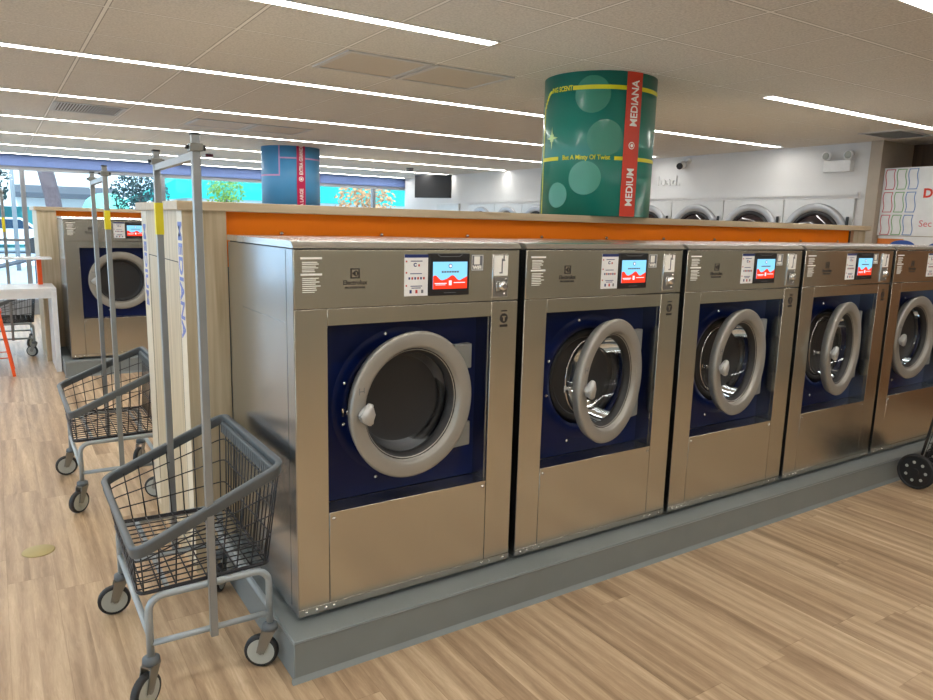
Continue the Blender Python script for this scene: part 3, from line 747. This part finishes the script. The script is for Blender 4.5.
# ------------------------------------------------------------------ columns
def wrap(mb, cx, cy, rr):
    for v in mb.bm.verts:
        s_, dpt, z = v.co; a = s_/rr0[0]; rad = rr+dpt
        v.co = Vector((cx+rad*math.sin(a), cy-rad*math.cos(a), z))
rr0 = [1]
def patch(mb, a0, a1, z0, z1, d=.002):
    """flat band in (angle deg, z); wrapped later"""
    rr = rr0[0]; k = max(1, int(abs(a1-a0)/4))
    for i in range(k):
        u0, u1 = a0+(a1-a0)*i/k, a0+(a1-a0)*(i+1)/k
        s0, s1 = R(u0)*rr, R(u1)*rr
        f = mb.bm.faces.new([mb.bm.verts.new((s0, d, z0)), mb.bm.verts.new((s1, d, z0)), mb.bm.verts.new((s1, d, z1)), mb.bm.verts.new((s0, d, z1))]); f.material_index = mb.cur
def disc(mb, a, z, rad, d=.002, squash=1, nr=5, n_=36):
    s0 = R(a)*rr0[0]; prev = None
    for k in range(nr+1):
        rk = rad*k/nr
        ring = [mb.bm.verts.new((s0+rk*math.cos(2*PI*i/n_), d, z+rk*math.sin(2*PI*i/n_)*squash)) for i in range(n_)] if k else None
        if k == 1: f = mb.bm.faces.new(ring); f.material_index = mb.cur
        if k > 1:
            for i in range(n_):
                f = mb.bm.faces.new((prev[i], prev[(i+1) % n_], ring[(i+1) % n_], ring[i])); f.material_index = mb.cur
        prev = ring
def ctext(mb, body, size, a, z, up=True, d=.004, bold=.001, sx=1, align='CENTER'):
    s0 = R(a)*rr0[0]
    me_ = text_me(body, size, .0005, align, bold)
    if up: mb.mesh(me_, lambda c: Vector((s0-c.y, d+c.z, z+c.x*sx)))
    else: mb.mesh(me_, lambda c: Vector((s0+c.x*sx, d+c.z, z+c.y)))
def fin(mb, name, root, cx, cy, rr):
    wrap(mb, 0, 0, rr); return mb.build(name, root)
# green column
gx, gy, gr = 2.398, 1.112, .346
t = thing('round_column', (gx, gy, 1.705), 'large round green column with yellow lines and red stripe rising from the counter', 'column')
zz = 1.705
MB().m('green').lathe([(gr, 0), (gr, HC-zz)], n=96).build('column_wrap', t)
rr0[0] = gr
g = MB().m('bubble')
disc(g, -50, 2.40-zz, .105); disc(g, -36, 2.155-zz, .105)
g.m('bubble2'); disc(g, -54, 1.925-zz, .098); disc(g, -84, 1.825-zz, .075)
fin(g, 'bubble_print', t, 0, 0, gr)
g = MB().m('yellow')
patch(g, -70, -17, 2.428-zz, 2.452-zz, .003); patch(g, 0, 40, 2.428-zz, 2.452-zz, .003)
patch(g, -113, -84, 2.030-zz, 2.052-zz, .003); patch(g, -26, -17, 2.030-zz, 2.052-zz, .003); patch(g, 0, 40, 2.030-zz, 2.052-zz, .003)
patch(g, -113.5, -111, .0, 2.36-zz, .003)
for i in range(6):
    a0, a1 = -111+i*2.2, -111+(i+1)*2.2
    z_ = 2.36+.08*math.sin(i/6*PI/2); z1_ = 2.36+.08*math.sin((i+1)/6*PI/2)
    patch(g, a0, a1, z_-.01-zz, z1_+.004-zz, .003)
patch(g, 40, 41.5, 2.15-zz, 2.44-zz, .003)
ctext(g, 'ING SCENT', .040, -84, 2.428-zz, False, .003, .0008, .8)
ctext(g, 'But A Minty Of Twist', .038, -54.5, 2.032-zz, False, .003, .0007, .88)
fin(g, 'yellow_line_print', t, 0, 0, gr)
g = MB().m('redband'); patch(g, -17.5, .5, 0, HC-zz, .0045); ob = fin(g, 'red_stripe', t, 0, 0, gr)
g = MB().m('white_print')
ctext(g, 'MEDIUM', .068, -4.2, 1.877-zz, True, .006, .0014, .87); ctext(g, 'MEDIANA', .068, -4.2, 2.355-zz, True, .006, .0014, .87)
disc(g, -8.5, 2.117-zz, .021, .006); g.m('redband'); disc(g, -8.5, 2.117-zz, .016, .007); g.m('white_print'); disc(g, -8.5, 2.117-zz, .010, .008)
o = fin(g, 'white_lettering', ob, 0, 0, gr)
g = MB().m('sparkle')
s0 = R(-95)*gr; zc = 2.165-zz
pts = []
for i in range(16):
    a_ = 2*PI*i/16; q = .07 if i % 4 == 0 else (.03 if i % 2 == 0 else .022)
    pts.append((s0+q*math.cos(a_)*.8, .004, zc+q*math.sin(a_)))
f = g.bm.faces.new([g.bm.verts.new(p) for p in pts]); f.material_index = 0
fin(g, 'sparkle_print', t, 0, 0, gr)
# blue column
bx_, by_, br = 2.416, 6.792, .366
t = thing('round_column', (bx_, by_, 1.705), 'round blue column with pink lines and magenta stripe, far left near the windows', 'column')
MB().m('blue').lathe([(br, 0), (br, HC-zz)], n=72).build('column_wrap', t)
rr0[0] = br
g = MB().m('pink')
patch(g, -43, -40.5, 2.18-zz, HC-zz, .003); patch(g, -110, -40.5, 2.165-zz, 2.185-zz, .003); patch(g, -40.5, -8, 2.375-zz, 2.393-zz, .003); patch(g, 8, 58, 2.375-zz, 2.393-zz, .003); patch(g, 57, 60, 0, HC-zz, .003)
fin(g, 'pink_line_print', t, 0, 0, br)
g = MB().m('magenta'); patch(g, -8.5, 8.5, 0, HC-zz, .0045); ob = fin(g, 'magenta_stripe', t, 0, 0, br)
g = MB().m('white_print')
ctext(g, 'EXTRA LARGE', .062, 3.5, 1.84-zz, True, .006, .0014, .9); ctext(g, 'EXTRA GRANDE', .062, 3.5, 2.363-zz, True, .006, .0014, .78)
disc(g, 0, 2.134-zz, .03, .006); g.m('magenta'); disc(g, 0, 2.134-zz, .022, .007); g.m('white_print'); disc(g, 0, 2.134-zz, .014, .008)
fin(g, 'white_lettering', ob, 0, 0, br)

# ------------------------------------------------------------------ dryers on the right wall
def make_dryer():
    t = thing('stacked_dryer', (0,0,0), 'x', 'stacked tumble dryer', 'stacked dryers in the right wall')
    MB().m('dryer').box(-.028, -.002, .004, .776, .04, 1.985, .004, 1).build('front_panel', t)
    for zc in (1.565, .64):
        g = MB().m('dryerring').lathe([(.378, -.028), (.378, -.045), (.362, -.055), (.305, -.055), (.298, -.035)], (0, .40, zc), 'x', 48)
        for f_ in [f_ for f_ in g.bm.faces if len(f_.verts) > 6]: g.bm.faces.remove(f_)
        g.m('rubber').lathe([(.300, -.035), (.292, -.050), (.268, -.052), (.262, -.040)], (0, .40, zc), 'x', 48)
        for f_ in [f_ for f_ in g.bm.faces if len(f_.verts) > 6]: g.bm.faces.remove(f_)
        d = g.build('door', t)
        MB().m('dryerglass').lathe([(.267, -.036), (.264, -.040), (.19, -.056), (.0001, -.062)], (0, .40, zc), 'x', 40).build('door_glass', d)
        MB().m('black').box(-.07, -.045, .030, .055, zc+.12, zc+.24, .006, 2).build('door_handle', d)
    MB().m('print_grey').box(-.034, -.028, .05, .12, 1.05, 1.19, .002, 1).build('coin_unit', t)
    return t
d0 = make_dryer()
dl = ['white stacked dryer under the emergency light, rightmost of the wall dryers', 'white stacked dryer, second leftwards from the emergency light', 'white stacked dryer under the security camera, third from the right',
      'white stacked dryer half cut off by the right edge of the green column', 'white stacked dryer mostly hidden behind the green column', 'white stacked dryer just left of the green column',
      'white stacked dryer, second leftwards from the green column', 'white stacked dryer, third leftwards from the green column', 'white stacked dryer nearest the television']
for k in range(9):
    o = d0 if k == 0 else copy_tree(d0)
    o.location = (XR, 1.625+.78*k, 0); o['label'] = dl[k]
struct(MB().m('white').box(XR-.045, XR, 1.60, 8.70, 2.015, 2.045).box(XR-.03, XR, 1.60, 8.70, 1.985, 2.015).build('trim_2'))
tag(MB().m('dryer').box(-.03, -.001, 0, .8, .04, 2.0, .004, 1).build('service_door', None, (XR, 9.0, 0)), 'plain white service door panel left of the dryers under the television', 'door')
# wall letters
g = MB().m('white')
put_text(g, 'load.', .17, (0, 0, 0), (0,-1,0), (0,0,1), 1.15, .006, bold=.002)
tag(g.build('wall_lettering', None, (XR-.006, 4.26, 2.185)), 'white raised letters on the white wall beside the green column', 'wall lettering')
# security camera
t = thing('security_camera', (XR, 3.86, 2.45), 'small white security camera high on the white wall', 'security camera')
MB().m('paper').lathe([(.035, -.001), (.035, -.02), (.0001, -.02)], (0, -.09, .02), 'x', 16).cyl((-.02, -.09, .02), (-.06, -.02, -.01), .012, 8).build('bracket', t)
MB().m('paper').cyl((-.03, -.02, -.02), (-.115, -.05, -.045), .046, 18).build('camera_body', t)
MB().m('black').cyl((-.115, -.05, -.045), (-.124, -.053, -.0475), .040, 18).build('lens', t)
# emergency light
t = thing('emergency_light', (XR, 1.835, 2.31), 'white twin head emergency light on the white wall near the brown niche', 'emergency light')
MB().m('paper').box(-.07, 0, -.145, .145, -.06, .055, .008, 2).build('housing', t)
for s_ in (-1, 1):
    a = MB().m('paper').lathe([(.020, -.03), (.045, -.06), (.048, -.085), (.040, -.088), (.0001, -.080)], (0, s_*.115, .10), 'x', 20).cyl((-.03, s_*.115, .05), (-.04, s_*.115, .10), .014, 10)
    a = a.build('lamp_head', t)
    MB().m('wheelhub').lathe([(.036, -.087), (.025, -.090), (.0001, -.091)], (0, s_*.115, .10), 'x', 16).build('lens', a)
# television
t = thing('television', (5.95, 9.2, 2.30), 'black wall television tilted out near the far corner, left of the dryers', 'television', rz=R(-58))
MB().m('black').box(-.37, .37, -.02, .03, -.21, .20, .006, 1).build('casing', t)
MB().m('rubber').box(-.355, .355, -.022, -.02, -.19, .185).build('screen', t)
MB().m('black').box(-.06, .06, .03, .07, -.08, .08).cyl((0, .07, 0), (.10, .45, .0), .018, 8).build('wall_arm', t)

# ------------------------------------------------------------------ niche kiosk
t = thing('vending_kiosk', (6.46, .86, 0), 'white kiosk with wavy coloured outlines and red lettering in the brown niche at right edge', 'kiosk')
MB().m('greige').box(.03, .40, -.54, .535, 0, 1.60).build('cabinet', t)
sp = MB().m('paper').box(0, .03, -.54, .548, 1.632, 2.272).build('sign_panel', t)
MB().m('greige').box(.03, .06, -.50, .53, 1.60, 2.2).build('sign_back', t)
for r_i in range(3):
    for c_i, mk in enumerate(('lred', 'lgreen', 'lblue')):
        y0 = .522-c_i*.105; z0 = 2.255-r_i*.215+.0*c_i; w_, h_ = .078, .185
        y0 -= -.012*r_i*.0
        lft = [(0, y0+.008*math.sin(u/8*2*PI), z0-h_*u/8) for u in range(9)]
        rgt = [(0, y0-w_+.008*math.sin(u/8*2*PI), z0-h_*u/8) for u in range(8, -1, -1)]
        MB().m(mk).tube([Vector(p)+Vector((-.002, 0, 0)) for p in lft+rgt], .0035, 4, closed=True, up=(1,0,0)).build('wavy_outline', sp)
g = MB().m('tred'); put_text(g, 'Dr', .115, (-.002, .170, 1.99), (0,-1,0), (0,0,1), 1, .001, bold=.004); g.build('red_lettering', sp)
g = MB().m('tpink'); put_text(g, 'Sec', .085, (-.002, .175, 1.72), (0,-1,0), (0,0,1), 1, .001, bold=0); g.build('pink_lettering', sp)
g = MB().m('paper').box(0, .03, -.54, .535, .9, 1.625).m('orange_print').box(-.002, 0, .29, .535, .95, 1.60)
g.m('blue_print').poly([(-.003, .30+.12*math.cos(2*PI*i/24), 1.53+.06*math.sin(2*PI*i/24)) for i in range(24)], (.003, 0, 0))
g.poly([(-.003, -.05+.12*math.cos(2*PI*i/24), 1.53+.05*math.sin(2*PI*i/24)) for i in range(24)], (.003, 0, 0))
g.build('printed_front', t)

# ------------------------------------------------------------------ folding table with upper shelf, stool
t = thing('folding_table', (-1.545, 6.42, 0), 'white folding table with slab legs and raised shelf at the left edge', 'table')
MB().m('tabletop').box(-1.2, 1.2, -.32, .31, .845, .878, .002, 1).build('tabletop', t)
MB().m('tabletop').box(-1.15, 1.15, -.31, -.285, .775, .845).box(-1.15, 1.15, .275, .30, .775, .845).build('apron', t)
for x in (-1.2, 1.15): MB().m('tabletop').box(x, x+.05, -.32, .31, 0, .845, .002, 1).build('leg', t)
for x in (-.6, 1.085):
    MB().m('orangemetal').box(x-.022, x+.022, .165, .19, .878, 1.152).build('shelf_post', t)
MB().m('tabletop').box(-1.2, 1.2, .02, .30, 1.152, 1.172, .002, 1).build('upper_shelf', t)
t = thing('metal_stool', (-.985, 6.26-.0, 0), 'orange metal stool in front of the white table, cut by the left edge', 'stool')
MB().m('orangemetal').box(-.15, .15, -.15, .15, .640, .660, .006, 2).poly([(-.13, -.13, .60), (.13, -.13, .60), (.13, .13, .60), (-.13, .13, .60)], (0,0,.04)).build('seat', t)
for sx in (-1, 1):
    for sy in (-1, 1):
        b0 = Vector((sx*.215, sy*.215, 0)); b1 = Vector((sx*.125, sy*.125, .625))
        MB().m('orangemetal').tube([b0, b1], 0, prof=[(-.013, -.024), (.015, -.024), (.015, .024), (-.013, .024)], up=(0,1,0)).build('leg', t)
for z, q in ((.19, .188), (.25, .180)):
    o = MB().m('orangemetal')
    for s_ in (-1, 1): o.cyl((-q, s_*q, z), (q, s_*q, z), .005, 6) if z < .2 else o.cyl((s_*q, -q, z), (s_*q, q, z), .005, 6)
    o.build('stretcher', t)

# ------------------------------------------------------------------ black folding trolley at the right edge
t = thing('folding_trolley', (4.10, -.25, 0), 'black wire folding shopping trolley with spoked wheels at the right edge', 'trolley', rz=R(-90))
def twheel(y):
    g = MB().m('rubber').lathe([(.098, -.018), (.112, -.016), (.116, -.008), (.116, .008), (.112, .016), (.098, .018)], (0, y, .116), 'y', 32, closed=True)
    g.m('black').lathe([(.100, -.010), (.100, .010)], (0, y, .116), 'y', 32).lathe([(.022, -.022), (.022, .022)], (0, y, .116), 'y', 16)
    for i in range(7):
        a = 2*PI*i/7; g.m('wheelhub').lathe([(.010, -.0115), (.010, .0115)], (.062*math.cos(a), y, .116+.062*math.sin(a)), 'y', 12)
    g.build('wheel', t)
twheel(0); twheel(.36)
MB().m('black').cyl((0, .36, .116), (0, .0, .116), .007, 8).build('axle', t)
g = MB().m('black')
for y in (.05, .31): g.tube([(-.02, y, .10), (.02, y, .35), (.12, y, 1.02)], .009, 8, up=(0,1,0)); g.tube([(.0, y, .14), (.36, y, .14), (.36, y, .02)], .008, 8, up=(0,1,0))
g.tube([(.12, .05, 1.02), (.135, .05, 1.06), (.135, .31, 1.06), (.12, .31, 1.02)], .010, 8, up=(1,0,0))
g.build('frame', t)
g = MB().m('wire')
for i in range(9):
    z = .19+.48*i/8; xo = .03+.10*i/8
    g.tube([(xo-.02, .05, z), (.38, .05, z), (.38, .31, z), (xo-.02, .31, z)], .0025, 5, closed=True)
for i in range(6):
    x = .04+.34*i/5
    for y in (.05, .31): g.tube([(x, y, .19), (x+.02*(5-i)/5*3, y, .67)], .0025, 5)
for i in range(6):
    y = .05+.26*i/5; g.tube([(.38, y, .67), (.38, y, .19), (.01, y, .19), (.10, y, .67)], .0025, 5, up=(0,1,0))
g.build('wire_basket', t)

tag(MB().m('drain').lathe([(.072, 0), (.072, .002), (.067, .004), (.0001, .004)], n=36).build('floor_drain', None, (-.775, 1.52, .0)), 'round beige drain cover set in the plank floor at lower left', 'drain cover')

# ------------------------------------------------------------------ the street outside
struct(MB().m('street').box(-40, 60, YF+.12, 90, -.12, -.02).build('ground'))
struct(MB().m('kerb').box(-40, 60, YF+.12, 15.5, -.02, .0).box(-40, 60, 24, 27, -.02, .0).build('pavement'))
def leafball(name, c, rx, ry, rz, k, m_, label, trunk=None, lean=0, group='street trees'):
    t = thing(name, (c[0], c[1], 0), label, 'tree', group)
    g = MB().m(m_)
    for i in range(k):
        u, v, w_ = random.gauss(0, 1), random.gauss(0, 1), random.gauss(0, 1); q = math.sqrt(u*u+v*v+w_*w_); rad = random.random()**.4
        p = Vector((rx*u/q*rad, ry*v/q*rad, c[2]+rz*w_/q*rad)); s_ = random.uniform(.05, .10)*(rx+rz)/2.2
        d1 = Vector((random.gauss(0,1), random.gauss(0,1), random.gauss(0,1))).normalized(); d2 = d1.orthogonal().normalized()
        f = g.bm.faces.new([g.bm.verts.new(p+d1*s_), g.bm.verts.new(p+d2*s_*.6), g.bm.verts.new(p-d1*s_), g.bm.verts.new(p-d2*s_*.6)])
    g.build('foliage', t)
    if trunk: MB().m('trunk').tube([(0,0,-.02), (lean*.3, 0, c[2]*.5), (lean, 0, c[2])], trunk, 8).build('trunk', t)
leafball('street_tree', (-1.6, 36.5, 3.4), 1.6, 1.4, 2.2, 1500, 'leafa', 'dark leafy tree across the street at the far left window', .12)
leafball('street_tree', (4.3, 30, 2.5), 1.1, 1.0, 1.1, 1500, 'leafa', 'wide dark shrub like tree right of the mint dome outside', .1)
leafball('street_tree', (5.35, 21, 2.3), .6, .6, .9, 900, 'leafb', 'yellow green tree in front of the teal building', .06)
leafball('street_tree', (10.6, 22, 2.2), 1.2, .9, 1.2, 1100, 'leafc', 'pale autumn coloured tree outside near the television', .06)
t = thing('leaning_tree', (.15, 15, 0), 'bare curved grey trunk leaning just outside the window above the rear counter', 'tree', 'street trees')
MB().m('trunk').tube([(.22, 0, 0), (.16, 0, 1.2), (.08, 0, 2.0), (-.08, 0, 2.9), (-.35, 0, 3.4), (-.9, 0, 3.9)], .15, 12, up=(0,1,0)).build('trunk', t)
# teal building
t = thing('teal_building', (14, 40, 0), 'bright teal building across the street behind the counter and columns', 'building')
MB().m('palewall').box(-5.7, 16, 0, 8, -.02, 2.65).build('pale_base', t)
MB().m('teal').box(-5.7, 16, -.4, 8, 2.65, 7).build('teal_upper', t)
MB().m('teal').poly([(-8.7, -.4, 2.3), (-5.7, -.4, 2.65), (-5.7, -.4, 4.0)], (0, 4, 0)).build('sloping_canopy', t)
MB().m('winpane').box(-6, -3.5, -.03, 0, .6, 1.9).build('window', t); MB().m('winpane').box(1, 4.5, -.03, 0, .6, 1.9).build('window', t)
t = thing('pale_building', (-2.5, 53, 0), 'pale building with small windows across the street at left', 'building')
MB().m('palewall').box(-14, 9, 0, 8, -.02, 9).build('wall', t)
for x in (2.2, 4.4, 6.3):
    for z in (5.2,): MB().m('winpane').box(x, x+.6, -.05, 0, z, z+1.1).build('window', t)
MB().m('awning').poly([(3.0, -.05, 3.4), (3.0, -1.4, 2.9), (3.0, -1.4, 2.6), (3.0, -.05, 2.6)], (6.0, 0, 0)).build('awning', t)
t = tag(MB().m('mint').lathe([(1.0, 0), (1.0, 1.5), (.96, 1.9), (.8, 2.25), (.5, 2.5), (.0001, 2.6)], n=32).build('mint_dome', None, (3.4, 33, -.02)), 'round mint green domed shelter across the street', 'shelter')
t = thing('fence', (-1.2, 38, 0), 'teal hoarding fence across the street at the far left', 'fence')
MB().m('fence').box(-3, 2.2, 0, .1, -.02, 1.9).build('fence_panel', t)
# parked car
t = thing('parked_car', (-.75, 33, 0), 'white car parked across the street at the far left', 'car')
prof = [(-1.9, .35), (-1.85, .85), (-1.1, .95), (-.6, 1.42), (.9, 1.42), (1.5, .98), (2.0, .85), (2.05, .35)]
MB().m('car').poly([(x, -.85, z) for x, z in prof], (0, 1.7, 0)).build('car_body', t)
MB().m('carglass').poly([(-.95, -.86, .98), (-.55, -.86, 1.35), (.85, -.86, 1.35), (1.3, -.86, .98)], (0, 1.72, 0)).build('car_window', t)
for x in (-1.15, 1.3):
    for y in (-.86, .70): MB().m('rubber').lathe([(.33, 0), (.33, .16)], (x, y, .31), 'y', 20).build('wheel', t)
for x, l in ((-.85, 'thin street pole, left one of two outside the far left window'), (-.30, 'thin street pole, right one of two outside the far left window')):
    tag(MB().m('pole').cyl((0,0,-.02), (0,0,5.5), .06, 10).build('street_pole', None, (x, 22, 0)), l, 'pole')
t = thing('bicycle_rack', (-.55, 13.2, 0), 'dark bicycle rack hoops outside the left window', 'bicycle rack')
MB().m('awning').tube([(-.35, 0, 0), (-.35, 0, .62), (.35, 0, .80), (.35, 0, 0)], .03, 8, up=(0,1,0)).tube([(-.35, .4, 0), (-.35, .4, .62), (.35, .4, .80), (.35, .4, 0)], .03, 8, up=(0,1,0)).build('hoops', t)

# ------------------------------------------------------------------ light
w = bpy.data.worlds.new('world'); bpy.context.scene.world = w; w.use_nodes = True
bg = w.node_tree.nodes['Background']; bg.inputs[0].default_value = (.66, .83, 1.0, 1); bg.inputs[1].default_value = 2.3
sd = bpy.data.lights.new('sun', 'SUN'); sd.energy = 4.0; sd.angle = R(1); sd.color = (1, .97, .92)
so = bpy.data.objects.new('sun', sd); COL.objects.link(so); so.rotation_euler = (R(42), 0, R(-15)); so.location = (0, 20, 12)

# ------------------------------------------------------------------ camera
Rv = Vector((0.8370699048400942, -0.5465059189075294, 0.025401870207380207))
Uv = Vector((0.07419089100318949, 0.15939289384057395, 0.9844234947852883))
Fv = Vector((0.5420421442131125, 0.8221466937184413, -0.17396875554158286))
cd = bpy.data.cameras.new('camera'); co = bpy.data.objects.new('camera', cd); COL.objects.link(co)
mt = Matrix((Rv, Uv, -Fv)).transposed().to_4x4(); mt.translation = Vector((-.84507589, -2.36317221, 1.63897324)); co.matrix_world = mt
cd.sensor_width = 36; cd.sensor_fit = 'HORIZONTAL'; cd.lens = 36*714.69/933; cd.clip_start = .05; cd.clip_end = 300
sc = bpy.context.scene; sc.camera = co
sc.view_settings.view_transform = 'Standard'; sc.view_settings.look = 'None'; sc.view_settings.gamma = 1; sc.view_settings.use_curve_mapping = False
sc.view_settings.exposure = .55
